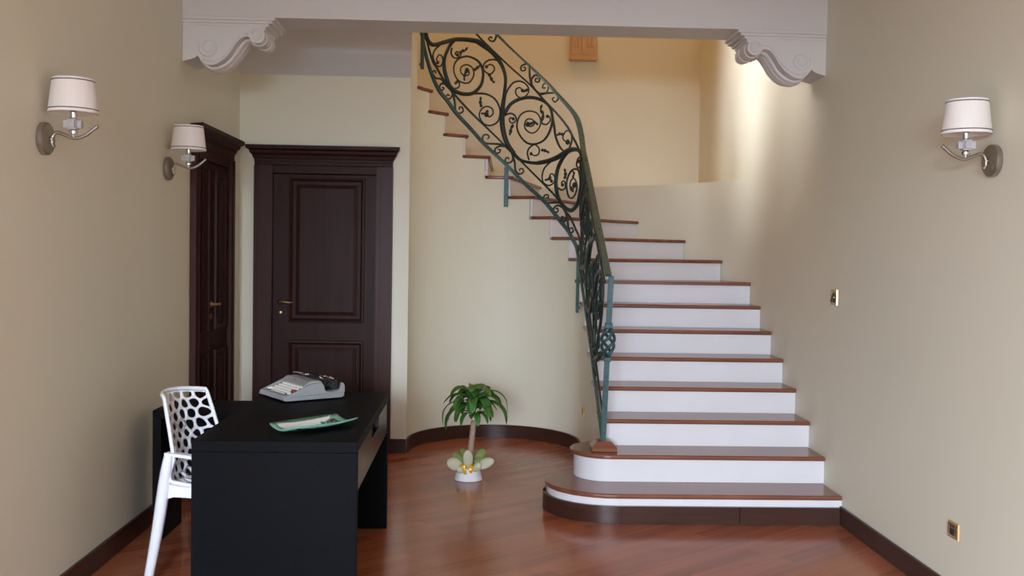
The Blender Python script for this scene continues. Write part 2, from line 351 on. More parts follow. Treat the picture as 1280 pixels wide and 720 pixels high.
def lever(r, u, z, hl, mp, direction):
    mb = MB(); mb.lathe([(0.0, 0), (.024, 0), (.024, .006), (.012, .010), (.009, .045), (0, .045)], 16)
    mb.xf(lambda x, y, zz: (u+x, hl+zz, z+y)); mb.tube([(u, hl+.040, z), (u+direction*.03, hl+.044, z+.002), (u+direction*.07, hl+.044, z-.002), (u+direction*.105, hl+.038, z+.001)], [.009, .008, .007, .006], 8)
    tag(placed(mb, mp).obj('handle', M['brass'], r, True), 'brass lever handle')
    mb = MB(); mb.lathe([(0.0, 0), (.02, 0), (.02, .005), (.008, .007), (0, .007)], 16); mb.xf(lambda x, y, zz: (u+x, hl+zz, z-.082+y))
    tag(placed(mb, mp).obj('keyhole', M['brass'], r, True), 'round brass keyhole plate')
lever(d1, -1.505, 1.156, -.02, mpb, 1)
mpl = lambda u, h, z: (XL+h, u, z)
d2 = door('door_2', mpl, 'dark mahogany double door in the left wall behind the far sconce', 6.41, 7.43, 6.51, 7.33, 2.20,
          [(6.515, 6.825, [(6.60, 6.775, 1.00, 2.09), (6.60, 6.775, .17, .862)]), (6.83, 7.325, [(6.95, 7.23, 1.00, 2.09), (6.95, 7.23, .17, .862)])], .013, 0)
lever(d2, 6.87, 1.178, .013, mpl, 1)
# glazed side door in the left wall, beside the camera
r = thing('window_2', 'open side doorway in the left wall near the camera', 'window'); r['kind'] = 'structure'
mb = MB()
for (a, b, c, d) in ((.70, .76, 0, 2.25), (2.44, 2.50, 0, 2.25), (.76, 2.44, 2.19, 2.25)): mb.box(XL-.15, XL-.05, a, b, c, d)
mb.obj('window_frame', M['dwood'], r)
# high stair window frame on the left wall
r = thing('window_1', 'high window lighting the stair well', 'window'); r['kind'] = 'structure'
mb = MB()
for (a, b, c, d) in ((7.92, 7.97, 3.85, 5.05), (8.40, 8.45, 3.85, 5.05), (7.92, 8.45, 3.85, 3.90), (7.92, 8.45, 5.0, 5.05)): mb.box(XL-.16, XL-.11, a, b, c, d)
mb.obj('window_frame', M['white'], r)

# ------------------------------------------------------------ staircase
st = thing('staircase', 'turning staircase with white risers and red-brown wooden treads', 'staircase', (1.3, 6.2, 0))
def rel(mb, root): l = root.location; return mb.xf(lambda x, y, z: (x-l.x, y-l.y, z-l.z))
def bull(cx, cy, a, b, yb, n=18, x1=XR-.002):
    p = [(x1, cy-b)]
    for k in range(n+1):
        t = PI/2+PI*k/n; p.append((cx+a*math.cos(t), cy-b*math.sin(t)))
    return p+[(cx, yb), (x1, yb)] if yb > cy+b else p+[(x1, cy+b)]
S1 = (.84, 6.105, .400, .363); S2 = (.84, 6.272, .234, .234)
def ell(S, d): return bull(S[0], S[1], S[2]-d, S[3]-d, 0)
for S, z0, dd in ((S1, 0.0, .011), (S2, RZ, .026)):
    rel(MB().prism(ell(S, dd), z0+.001, z0+RZ-.028), st).obj('riser', M['riser'], st, auto=30)
    rel(MB().prism(ell(S, 0), z0+RZ-.028, z0+RZ), st).obj('tread', M['tread'], st, bevel=.010, seg=3)
# dark kickboard panels around the first step
o_, i_ = ell(S1, -.012)[1:12], ell(S1, .010)[1:12]
def kick(pi, po): rel(strip(pi, po, 0.001, .102), st).obj('kickboard', M['base'], st, auto=30)
kick(i_[::-1]+[(.86, S1[1]-S1[3]+.010)], o_[::-1]+[(.86, S1[1]-S1[3]-.012)])
E2 = ell(S1, -.012)[12:]; I2 = ell(S1, .010)[12:]
kick([(.8635, S1[1]-S1[3]+.010), (1.553, S1[1]-S1[3]+.010)], [(.8635, S1[1]-S1[3]-.012), (1.553, S1[1]-S1[3]-.012)])
kick([(1.556, S1[1]-S1[3]+.010), (XR-.02, S1[1]-S1[3]+.010)], [(1.556, S1[1]-S1[3]-.012), (XR-.02, S1[1]-S1[3]-.012)])
kick(ell(S1, .010)[10:19], ell(S1, -.012)[10:19])
for i in range(3, 9):
    y = ys[i]; yn = ys[i+1]+.03 if i < 8 else ys[8]+.30
    if i < 8:
        poly = [(XR-.002, y), (XC+RT, y), (XC+RT, yn), (XR-.002, yn)]
    else:
        a9 = A[9]+3; k = wi((2.055, 8.36)); poly = [(XR-.004, y), (XC+RT, y)]+[ip(a9*j/4, RT) for j in range(0, 5)]+[(W[q].x-.002, W[q].y) for q in range(k, 3, -1)]
    rel(MB().prism(poly, ZT[i]-.028, ZT[i]), st).obj('tread', M['tread'], st, bevel=.010, seg=3)
    rel(MB().box(XC+RW+.001, XR-.002, y+.025, y+.045, ZT[i-1], ZT[i]-.028), st).obj('riser', M['riser'], st)
for i in range(9, 19):
    a0, a1 = A[i], A[i+1]; k0, k1 = wi(O[i]), wi(O[i+1]); n = 6
    poly = [(W[k0].x, W[k0].y)]+[ip(a0+(min(a1+2.2, 161.5 if i == 17 else 999)-a0)*j/n, RT if i < 18 else RW+.075) for j in range(n+1)]+[(W[q].x, W[q].y) for q in range(min(k1+1, len(W)-1), k0, -1)]
    c = Vector((XC, YC, 0)); poly = [(x-(x-XC)*.0015, y-(y-YC)*.0015) if math.hypot(x-XC, y-YC) > 1 else (x, y) for x, y in poly]
    rel(MB().prism(poly, ZT[i]-.028, ZT[i]), st).obj('tread', M['tread'], st, bevel=.010, seg=3)
    p, q = Vector(ip(a0, RW+.002)), Vector((W[k0].x, W[k0].y)); d = (q-p).normalized(); nn = Vector((-d.y, d.x))*.025
    if nn.dot(Vector(ip(a1, RW))-p) < 0: nn = -nn
    q = q-d*.012; p2, q2 = p+nn, q+nn; t2 = nn*.8
    rel(MB().prism([tuple(p2), tuple(q2), tuple(q2+t2), tuple(p2+t2)], ZT[i-1]-.001, ZT[i]-.028), st).obj('riser', M['riser'], st)

# railing ironwork in unrolled coordinates: metres along the railing from where it starts to turn, height
ST = {
 'handrail': [(1.041, 3.383), (0.922, 3.269), (0.819, 3.172), (0.770, 3.130), (0.668, 3.037), (0.558, 2.937), (0.447, 2.836), (0.314, 2.732), (0.174, 2.623), (-0.008, 2.473)],
 'bottom': [(1.762, 3.174), (1.719, 3.079), (1.660, 3.002), (1.583, 2.917), (1.491, 2.816), (1.562, 2.876), (1.464, 2.794), (1.375, 2.703), (1.251, 2.594), (1.144, 2.493), (1.040, 2.390), (1.125, 2.466), (0.917, 2.276), (0.751, 2.114), (0.747, 2.115), (0.588, 1.989), (0.428, 1.841), (0.307, 1.750), (0.209, 1.669), (0.131, 1.607)],
 'inlow': [(1.731, 3.207), (1.663, 3.129), (1.585, 3.045), (1.505, 2.960), (1.421, 2.873), (1.353, 2.818), (1.388, 2.847), (1.175, 2.662), (1.042, 2.543), (0.957, 2.461), (0.852, 2.363), (0.693, 2.214), (0.678, 2.202), (0.557, 2.098), (0.418, 1.981)],
 'inlow2': [(0.359, 1.912), (0.276, 1.856), (0.167, 1.757), (0.043, 1.677)],
 'inup': [(1.214, 3.377), (1.140, 3.309), (1.021, 3.202), (0.903, 3.095), (0.903, 3.097), (0.747, 2.959), (0.611, 2.823), (0.669, 2.882), (0.523, 2.744), (0.331, 2.574), (0.255, 2.493), (0.151, 2.404)],
 'w1': [(1.749, 3.298), (1.724, 3.252), (1.665, 3.224), (1.601, 3.231), (1.500, 3.268), (1.399, 3.303), (1.297, 3.316), (1.209, 3.312), (1.174, 3.298), (1.089, 3.245), (1.021, 3.173), (0.978, 3.100), (0.956, 3.017), (0.958, 2.918), (0.956, 2.982), (0.963, 2.881), (0.975, 2.770), (0.978, 2.659), (0.963, 2.558), (0.929, 2.466), (0.876, 2.392), (0.881, 2.396), (0.823, 2.340), (0.745, 2.316), (0.664, 2.308), (0.660, 2.309), (0.562, 2.321), (0.466, 2.345), (0.356, 2.382), (0.267, 2.395), (0.150, 2.381), (0.032, 2.335)],
 'sp1': [(1.399, 3.303), (1.457, 3.234), (1.503, 3.139), (1.504, 3.057), (1.478, 2.980), (1.431, 2.904), (1.363, 2.875), (1.290, 2.868), (1.219, 2.887), (1.160, 2.953), (1.143, 3.036), (1.154, 3.102), (1.189, 3.149), (1.241, 3.173), (1.295, 3.178), (1.358, 3.153), (1.400, 3.104), (1.406, 3.046), (1.374, 2.984), (1.318, 2.959), (1.264, 2.966), (1.228, 3.014), (1.225, 3.064), (1.249, 3.099), (1.293, 3.110), (1.337, 3.086), (1.340, 3.045), (1.315, 3.023), (1.274, 3.027), (1.264, 3.052), (1.284, 3.063)],
 'br1': [(1.363, 2.875), (1.290, 2.868), (1.219, 2.879), (1.122, 2.881), (1.047, 2.847), (1.004, 2.779), (0.996, 2.715), (1.016, 2.654), (1.071, 2.622), (1.128, 2.632), (1.166, 2.681), (1.167, 2.727), (1.139, 2.765), (1.102, 2.778), (1.062, 2.759), (1.056, 2.718), (1.086, 2.692), (1.110, 2.709)],
 't1': [(1.427, 3.230), (1.436, 3.192), (1.416, 3.159), (1.377, 3.155), (1.345, 3.180), (1.352, 3.203), (1.383, 3.205), (1.395, 3.184), (1.373, 3.182)],
 't2': [(1.016, 3.157), (1.054, 3.168), (1.104, 3.158), (1.137, 3.127), (1.141, 3.086), (1.115, 3.056), (1.077, 3.049), (1.049, 3.086), (1.062, 3.118), (1.091, 3.125), (1.116, 3.105)],
 't3': [(1.379, 2.971), (1.353, 2.954), (1.355, 2.921), (1.390, 2.905), (1.426, 2.911)],
 't4': [(1.554, 3.235), (1.619, 3.180), (1.637, 3.125), (1.598, 3.072), (1.551, 3.063), (1.520, 3.104), (1.530, 3.147), (1.562, 3.155), (1.593, 3.117), (1.579, 3.091)],
 'sp2': [(0.965, 2.706), (0.911, 2.798), (0.827, 2.843), (0.729, 2.851), (0.626, 2.820), (0.553, 2.760), (0.524, 2.681), (0.529, 2.618), (0.565, 2.539), (0.619, 2.487), (0.702, 2.465), (0.772, 2.483), (0.831, 2.549), (0.853, 2.623), (0.834, 2.696), (0.791, 2.732), (0.737, 2.739), (0.676, 2.718), (0.642, 2.661), (0.650, 2.607), (0.688, 2.565), (0.734, 2.560), (0.779, 2.594), (0.786, 2.640), (0.761, 2.674), (0.716, 2.667), (0.700, 2.632), (0.735, 2.611), (0.760, 2.630)],
 'br2': [(0.541, 2.746), (0.508, 2.617), (0.481, 2.506), (0.428, 2.421), (0.371, 2.391), (0.310, 2.412), (0.272, 2.471), (0.288, 2.526), (0.346, 2.553), (0.390, 2.526), (0.395, 2.486), (0.335, 2.459)],
 't5': [(0.962, 2.807), (0.945, 2.899), (0.895, 2.973), (0.839, 2.990), (0.790, 2.970), (0.757, 2.928), (0.762, 2.887), (0.798, 2.856), (0.836, 2.855), (0.865, 2.885), (0.866, 2.922), (0.833, 2.937), (0.811, 2.911)],
 't6': [(0.956, 2.708), (0.909, 2.724), (0.870, 2.704), (0.859, 2.669), (0.889, 2.643), (0.916, 2.660), (0.911, 2.687), (0.885, 2.678)],
 't7': [(0.638, 2.652), (0.620, 2.628), (0.580, 2.623), (0.547, 2.651), (0.554, 2.683), (0.577, 2.687)],
 't8': [(0.741, 2.335), (0.758, 2.391), (0.741, 2.435), (0.692, 2.461), (0.651, 2.425), (0.657, 2.381), (0.695, 2.371), (0.725, 2.386)],
 'sp3': [(0.328, 2.384), (0.394, 2.337), (0.452, 2.259), (0.473, 2.163), (0.465, 2.081), (0.432, 2.004), (0.360, 1.939), (0.278, 1.910), (0.199, 1.925), (0.109, 1.982), (0.060, 2.066), (0.029, 2.106), (0.078, 2.171), (0.127, 2.218), (0.217, 2.236), (0.285, 2.217), (0.335, 2.156), (0.335, 2.084), (0.301, 2.018), (0.235, 2.011), (0.167, 2.060), (0.163, 2.114), (0.223, 2.162), (0.277, 2.145), (0.288, 2.098), (0.254, 2.064), (0.211, 2.109)],
 't9': [(0.531, 2.316), (0.596, 2.265), (0.617, 2.200), (0.603, 2.146), (0.547, 2.120), (0.492, 2.147), (0.490, 2.192), (0.523, 2.216), (0.544, 2.190), (0.522, 2.156)],
 't10': [(0.448, 2.097), (0.399, 2.078), (0.354, 2.101), (0.373, 2.150), (0.407, 2.139), (0.394, 2.119)],
 't11': [(-0.000, 2.316), (0.133, 2.317), (0.178, 2.265), (0.128, 2.238), (0.067, 2.256), (0.112, 2.287)],
 'b1a': [(1.493, 2.929), (1.537, 2.964), (1.589, 2.961), (1.627, 2.983), (1.640, 3.007), (1.606, 3.022), (1.601, 2.999)],
 'b1b': [(1.493, 2.933), (1.537, 2.924), (1.552, 2.889), (1.521, 2.876), (1.503, 2.896), (1.525, 2.899)],
 'b1c': [(1.493, 2.929), (1.421, 2.873), (1.425, 2.832), (1.455, 2.812), (1.481, 2.825), (1.463, 2.848), (1.444, 2.838)],
 'b1d': [(1.410, 2.859), (1.392, 2.792), (1.384, 2.730), (1.349, 2.705), (1.313, 2.727), (1.324, 2.758), (1.350, 2.751), (1.344, 2.735)],
 'b2a': [(0.957, 2.447), (0.985, 2.465), (1.041, 2.470), (1.106, 2.472), (1.138, 2.498), (1.134, 2.535), (1.107, 2.545), (1.084, 2.528), (1.098, 2.509)],
 'b2b': [(0.919, 2.424), (0.948, 2.451), (0.994, 2.451), (1.033, 2.427), (1.029, 2.396), (1.000, 2.395), (0.990, 2.421), (1.011, 2.423)],
 'b2c': [(0.948, 2.451), (0.900, 2.405), (0.881, 2.359), (0.897, 2.320), (0.936, 2.313), (0.946, 2.340), (0.928, 2.359), (0.914, 2.342)],
 'b2d': [(0.886, 2.373), (0.866, 2.313), (0.858, 2.248), (0.821, 2.220), (0.790, 2.238), (0.798, 2.264), (0.822, 2.261), (0.820, 2.244)],
 'b3a': [(0.390, 1.944), (0.432, 1.975), (0.566, 1.980), (0.600, 2.010), (0.590, 2.040), (0.558, 2.044), (0.551, 2.023), (0.571, 2.020)],
 'b3b': [(0.375, 1.930), (0.444, 1.955), (0.492, 1.933), (0.486, 1.901), (0.446, 1.905), (0.449, 1.932), (0.469, 1.926)],
 'b3c': [(0.390, 1.944), (0.335, 1.876), (0.354, 1.824), (0.398, 1.836), (0.387, 1.863), (0.360, 1.849)],
 'b3d': [(0.328, 1.893), (0.308, 1.795), (0.271, 1.734), (0.217, 1.742), (0.242, 1.771), (0.276, 1.763)],
 'c1': [(0.732, 2.959), (0.749, 3.033), (0.755, 3.120), (0.789, 3.129), (0.826, 3.109), (0.820, 3.077), (0.788, 3.080), (0.793, 3.103), (0.807, 3.097)],
 'c2': [(0.732, 2.959), (0.731, 3.004), (0.699, 3.034), (0.659, 3.011), (0.667, 2.975), (0.698, 2.984), (0.693, 3.007), (0.675, 3.001)],
 'c3': [(0.732, 2.959), (0.686, 2.901), (0.633, 2.872), (0.582, 2.894), (0.576, 2.948), (0.617, 2.956), (0.628, 2.925), (0.599, 2.922)],
 'c4': [(0.654, 2.878), (0.557, 2.878), (0.485, 2.867), (0.467, 2.820), (0.502, 2.798), (0.530, 2.826), (0.508, 2.836)],
 'c0': [(1.041, 3.383), (1.041, 3.354), (1.057, 3.321), (1.084, 3.320), (1.102, 3.340), (1.084, 3.354), (1.070, 3.342)],
 'l1': [(1.350, 3.191), (1.332, 3.218), (1.304, 3.225), (1.280, 3.256)],
 'l2': [(1.222, 3.068), (1.192, 3.095), (1.163, 3.118)],
 'l3': [(1.288, 3.058), (1.306, 3.020), (1.305, 2.975)],
 'l4': [(1.101, 3.051), (1.081, 3.023), (1.064, 2.990), (1.043, 2.978)],
 'l5': [(1.369, 2.964), (1.398, 2.941)],
 'l6': [(1.153, 2.769), (1.163, 2.810), (1.160, 2.856)],
 'l7': [(1.101, 2.748), (1.115, 2.720), (1.157, 2.718)],
 'l8': [(0.760, 2.919), (0.808, 2.902)],
 'l9': [(0.884, 2.632), (0.903, 2.595), (0.907, 2.558), (0.921, 2.549)],
 'l10': [(0.631, 2.652), (0.618, 2.706), (0.643, 2.748), (0.630, 2.788)],
 'l11': [(0.633, 2.415), (0.595, 2.408), (0.550, 2.388)],
 'l12': [(0.745, 2.629), (0.700, 2.646), (0.664, 2.622)],
 'l13': [(0.397, 2.527), (0.444, 2.535), (0.476, 2.524)],
 'l14': [(0.528, 2.193), (0.549, 2.174), (0.594, 2.165)],
 'l15': [(0.369, 2.166), (0.357, 2.206), (0.372, 2.251)],
 'l16': [(0.250, 2.167), (0.225, 2.205), (0.269, 2.232)],
 'l17': [(0.256, 2.096), (0.272, 2.081), (0.227, 2.055)],
}

# ------------------------------------------------------------ corbels under the beam
def corbel(x_wall, sgn, label):
    r = thing('corbel', label, 'corbel', (x_wall, 6.235, 2.98), 0, 'scroll corbels under the beam')
    f = lambda p, q, a: (sgn*p, a, q)
    D = .318
    mb = MB()
    for (d, z0, z1, g) in ((.562, -.022, -.001, -.016), (.545, -.040, -.022, -.009), (.520, -.058, -.040, -.003)):
        mb.prism_axis([(0, z0), (d, z0), (d, z1), (0, z1)], 0+g if g else .006, D-g if g else D-.006, f)
    mb.obj('cap', M['plaster'], r, bevel=.004)
    sc_ = [(.425, -.150), (.40, -.122), (.375, -.120), (.345, -.135), (.315, -.175), (.285, -.222), (.245, -.263), (.20, -.290), (.165, -.296), (.140, -.291), (.112, -.268), (.09, -.240)]
    low = [p[:2] for p in catmull([(x, y, 0) for x, y in sc_], 4)]
    body = [(0, -.058), (.500, -.058), (.500, -.075), (.47, -.10)]+[(p[0], p[1]) for p in low]+[(.075, -.252), (.05, -.262), (0, -.276)]
    MB().prism_axis(body, .002, D-.012, f).obj('scroll_body', M['plaster'], r, auto=35)
    # small rolled end and its two discs
    mb = MB(); n = 24
    for rad, a0, a1 in ((.047, -.006, D-.006), (.053, .06, .12), (.053, D-.12, D-.06)):
        mb.prism_axis([(.452+rad*math.cos(2*PI*k/n), -.112+rad*math.sin(2*PI*k/n)) for k in range(n)], a0, a1, f)
    mb.obj('rolled_end', M['plaster'], r, auto=40)
    mb = MB()
    for rad, dep in ((.052, -.003), (.038, -.008), (.028, -.013)):
        mb.prism_axis([(.158+rad*math.cos(2*PI*k/n), -.19+rad*math.sin(2*PI*k/n)) for k in range(n)], dep, .03, f)
    mb.obj('volute', M['plaster'], r, auto=40); mb = MB()
    mb.prism_axis([(.452+.022*math.cos(2*PI*k/n), -.112+.022*math.sin(2*PI*k/n)) for k in range(n)], -.011, .03, f)
    mb.obj('volute', M['plaster'], r, auto=40)
    for (c0, c1, R0, nm) in ((.158, -.19, .060, 1), (.452, -.112, .040, -1)):
        sp = []
        for k in range(37):
            t = k/36; a = PI*.9+nm*t*PI*3.2; rr_ = R0*(1-.72*t); sp.append((sgn*(c0+rr_*math.cos(a)), .001-.010*t if nm > 0 else -.006, c1+rr_*math.sin(a)))
        MB().tube(sp, .0065, 8).obj('volute_ring', M['plaster'], r, True)
    lp = [(sgn*x, .001, z+.022) for x, z in low[4:-6]]
    MB().tube(lp, .005, 8).obj('face_bead', M['plaster'], r, True)
    # beads running along the S curve
    mb = MB()
    for yy, rr in ((.10, .016), (D/2, .020), (D-.10, .016)):
        mb.tube([(sgn*x, yy, z-.002) for x, z in low], rr, 8)
    mb.obj('bead', M['plaster'], r, True)
    return r
corbel(XL+.001, 1, 'white scroll corbel under the left end of the beam')
corbel(XR-.001, -1, 'white scroll corbel under the right end of the beam')

# bracket with flutes on the upper back wall
r = thing('wall_bracket', 'ochre fluted bracket high on the warm wall above the stairs', 'bracket', (1.005, YB, 3.44))
mb = MB(); mb.box(-.125, .125, -.07, -.001, .02, .75)
for u in (-.085, -.05, .05, .085): mb.box(u-.012, u+.012, -.078, -.07, .12, .75)
mb.box(-.02, .02, -.085, -.07, .06, .75); mb.obj('fluted_shaft', M['key_st'], r, bevel=.004)
mb = MB(); mb.box(-.135, .135, -.085, -.001, 0, .024); mb.box(-.13, .13, -.078, -.07, .05, .075); mb.obj('foot_moulding', M['key_st'], r, bevel=.004)

# ------------------------------------------------------------ wrought iron railing
def rsurf(s, z, off=0):
    x, y = surf(s, RR+off); return Vector((x, y, z))
rl = thing('stair_railing', 'green wrought iron railing of scrolls and spirals along the stairs', 'railing', (.80, 6.2, .34))
TOP = [(-1.69, 1.436), (-.9, 1.89), (-.35, 2.21), (-.05, 2.385)]+sorted(ST['handrail'])+[(1.30, 3.62), (1.75, 3.95), (2.0, 4.2)]
BOT = [(-1.54, .43), (-1.3, .60), (-1.0, .80), (-.74, .985), (-.34, 1.235), (0, 1.44)]+[p for p in sorted(ST['bottom']) if p[0] > .12]+[(1.85, 3.36), (2.0, 3.75)]
def dedup(t, d):
    o = [t[0]]
    for p in t[1:]:
        if p[0]-o[-1][0] > d: o.append(p)
    return o
TOP, BOT = dedup(TOP, .06), dedup(BOT, .06)
ztop = lambda s: interp(TOP, s); zbot = lambda s: interp(BOT, s)
def bar(name, pts, rad, m, n=6, flat=None, k=4, off=0):
    P = [rsurf(p.x, p.y, off) for p in catmull([(a, b, 0) for a, b in pts], k)]
    if hasattr(rad, '__len__'):
        N = len(P); rad = [rad[0]+(rad[1]-rad[0])*i/(N-1) if len(rad) == 2 else interp([(j/(len(rad)-1), v) for j, v in enumerate(rad)], i/(N-1)) for i in range(N)]
    return rel(MB().tube(P, rad, n, flat), rl).obj(name, m, rl, True)
def flatbar(name, pts, wid, hgt, m, k=5):
    P = [rsurf(p.x, p.y) for p in catmull([(a, b, 0) for a, b in pts], k)]; v = []; f = []
    for i, p in enumerate(P):
        t = (P[min(i+1, len(P)-1)]-P[max(i-1, 0)]).normalized(); sd = t.cross(Vector((0, 0, 1))).normalized(); up = sd.cross(t)
        for (a, b) in ((-wid, -hgt), (wid, -hgt), (wid, hgt*.4), (wid*.75, hgt), (-wid*.75, hgt), (-wid, hgt*.4)): v.append(p+sd*a+up*b)
    for i in range(len(P)-1):
        for q in range(6): f.append((6*i+q, 6*i+(q+1) % 6, 6*i+6+(q+1) % 6, 6*i+6+q))
    f += [tuple(range(5, -1, -1)), tuple(range(len(v)-6, len(v)))]
    return rel(MB().add(v, f), rl).obj(name, m, rl, auto=35)
flatbar('handrail', TOP, .021, .008, M['iron'])
flatbar('bottom_rail', BOT, .010, .014, M['iron'])
e = .145
inl = [(-1.52, zbot(-1.52)+e), (-1.0, zbot(-1.0)+e), (-.5, zbot(-.5)+e), (-.05, zbot(-.05)+e*1.05)]+dedup(sorted(ST['inlow2']), .07)+dedup(sorted(ST['inlow']), .07)+[(1.85, zbot(1.85)+.13)]
inu = [(-1.52, ztop(-1.52)-e), (-1.0, ztop(-1.0)-e), (-.5, ztop(-.5)-e), (-.05, ztop(-.05)-e)]+dedup(sorted(ST['inup']), .07)+[(1.5, 3.63), (1.9, 3.98)]
flatbar('inner_rail', inl, .007, .007, M['iron_dark'], 4); flatbar('inner_rail', inu, .007, .007, M['iron_dark'], 4)
THICK = {'w1': [.019, .017, .018, .023, .014, .012, .022, .020, .012, .018, .023, .013], 'sp1': [.014, .019, .014, .009, .007, .007, .0065, .0065], 'sp2': [.015, .014, .010, .008, .0065, .0065, .0065, .0065], 'sp3': [.016, .016, .018, .011, .008, .0075, .0065, .0065],
         'br1': [.010, .008, .007, .0065, .0065], 'br2': [.012, .009, .0075, .0065, .006]}
def stroke(key, pts):
    if key[0] == 'l':
        N = len(pts); bar('leaf', pts, [.006, .015, .008, .016, .006, .012, .003], M['iron_dark'], 6, (1, .6), 5); return
    t = THICK.get(key) or ([.010, .008, .007, .006] if key[0] in 'bc' else [.008, .007, .0065, .006])
    bar('scroll', pts, t, M['iron_dark'], 6, None, 4)
    if key[0] in 't' or key[:2] in ('sp', 'br'):          # leafy bud closing the curl
        c = rsurf(*pts[-1]); MBk = MB(); k = .015 if key[0] == 't' else .022
        MBk.lathe([(0, -k), (k*.7, -k*.7), (k, 0), (k*.6, k*.8), (0, k*1.1)], 7); MBk.xf(lambda x, y, z: (c.x+x, c.y+y, c.z+z))
        rel(MBk, rl).obj('bud', M['iron_dark'], rl, True)
for k_, p_ in ST.items():
    if k_ in ('handrail', 'bottom', 'inlow', 'inlow2', 'inup'): continue
    stroke(k_, p_)
zm = lambda s: .5*(ztop(s)+zbot(s)); hh = lambda s: ztop(s)-zbot(s)
def shifted(pts, ds): return [(s-ds, zm(s-ds)+(z-zm(s))*hh(s-ds)/hh(s)) for s, z in pts]
per = 1.035
GR = ['sp2', 'br2', 't5', 't6', 't7', 't8', 'l8', 'l9', 'l10', 'l11', 'l12', 'l13', 'sp3', 't9', 't10', 'l14', 'l15', 'l16', 'b2a', 'b2b', 'b2c', 'b2d', 'b3a', 'b3b', 'b3c', 'b3d', 'c1', 'c2', 'c3', 'c4']
for n_ in (1, 1.885):
    for k_ in GR:
        p_ = shifted(ST[k_], per*n_)
        if min(a for a, b in p_) > (-1.40 if k_[0] == 'l' else -1.46) and max(a for a, b in p_) < .12: stroke(k_, p_)
    p_ = [q for q in shifted(ST['w1'], per*n_) if -1.45 < q[0] < (.11 if n_ == 1 else -.95)]
    p_ = dedup(sorted(p_), .015)
    if len(p_) > 3: stroke('w1', p_)
# mounting posts fixed to the stair well wall
for s, z0, z1 in ((.935, 1.945, 2.28), (1.80, 3.0, 3.42), (.09, 1.10, 1.50)):
    c = rsurf(s, 0); mb = MB(); a = math.atan2(c.y-YC, c.x-XC); ca, sa = math.cos(a), math.sin(a)
    mb.box(-.009, .009, -.018, .018, z0, z1); mb.box(.005, .024, -.006, .006, z0+.03, z0+.05)
    mb.xf(lambda x, y, z: (c.x+x*ca-y*sa, c.y+x*sa+y*ca, z)); rel(mb, rl).obj('mounting_post', M['iron'], rl, bevel=.002)
# newel: wooden block, square post, twisted basket
nb = Vector((.805, 6.2, .34)); nt_ = Vector((.828, 6.13, 1.43))
npt = lambda z: nb+(nt_-nb)*((z-.34)/(1.43-.34))
mb = MB(); mb.box(.730, .888, 6.122, 6.280, .341, .366); mb.frustum((.730, .888, 6.122, 6.280), (.762, .852, 6.15, 6.25), .366, .402)
tag(rel(mb, rl).obj('newel_block', M['tread'], rl, bevel=.003), 'brown wooden block under the newel')
mb = MB()
for a, b in ((.40, .925), (1.115, 1.43)):
    mb.tube([npt(a), npt(b)], .022, 4, None, PI/4)
rel(mb, rl).obj('newel_post', M['iron'], rl)
mb = MB()
for z in (.915, 1.125): mb.tube([npt(z-.014), npt(z+.014)], .032, 4, None, PI/4)
rel(mb, rl).obj('newel_collar', M['iron'], rl, bevel=.003)
for q in range(4):
    P = []
    for j in range(17):
        t = j/16; z = .93+.185*t; a = PI/2*q+t*PI*1.5; rr = .012+.030*math.sin(PI*t)
        P.append(npt(z)+Vector((rr*math.cos(a), rr*math.sin(a), 0)))
    rel(MB().tube(P, .010, 8), rl).obj('basket_strand', M['iron'], rl, True)

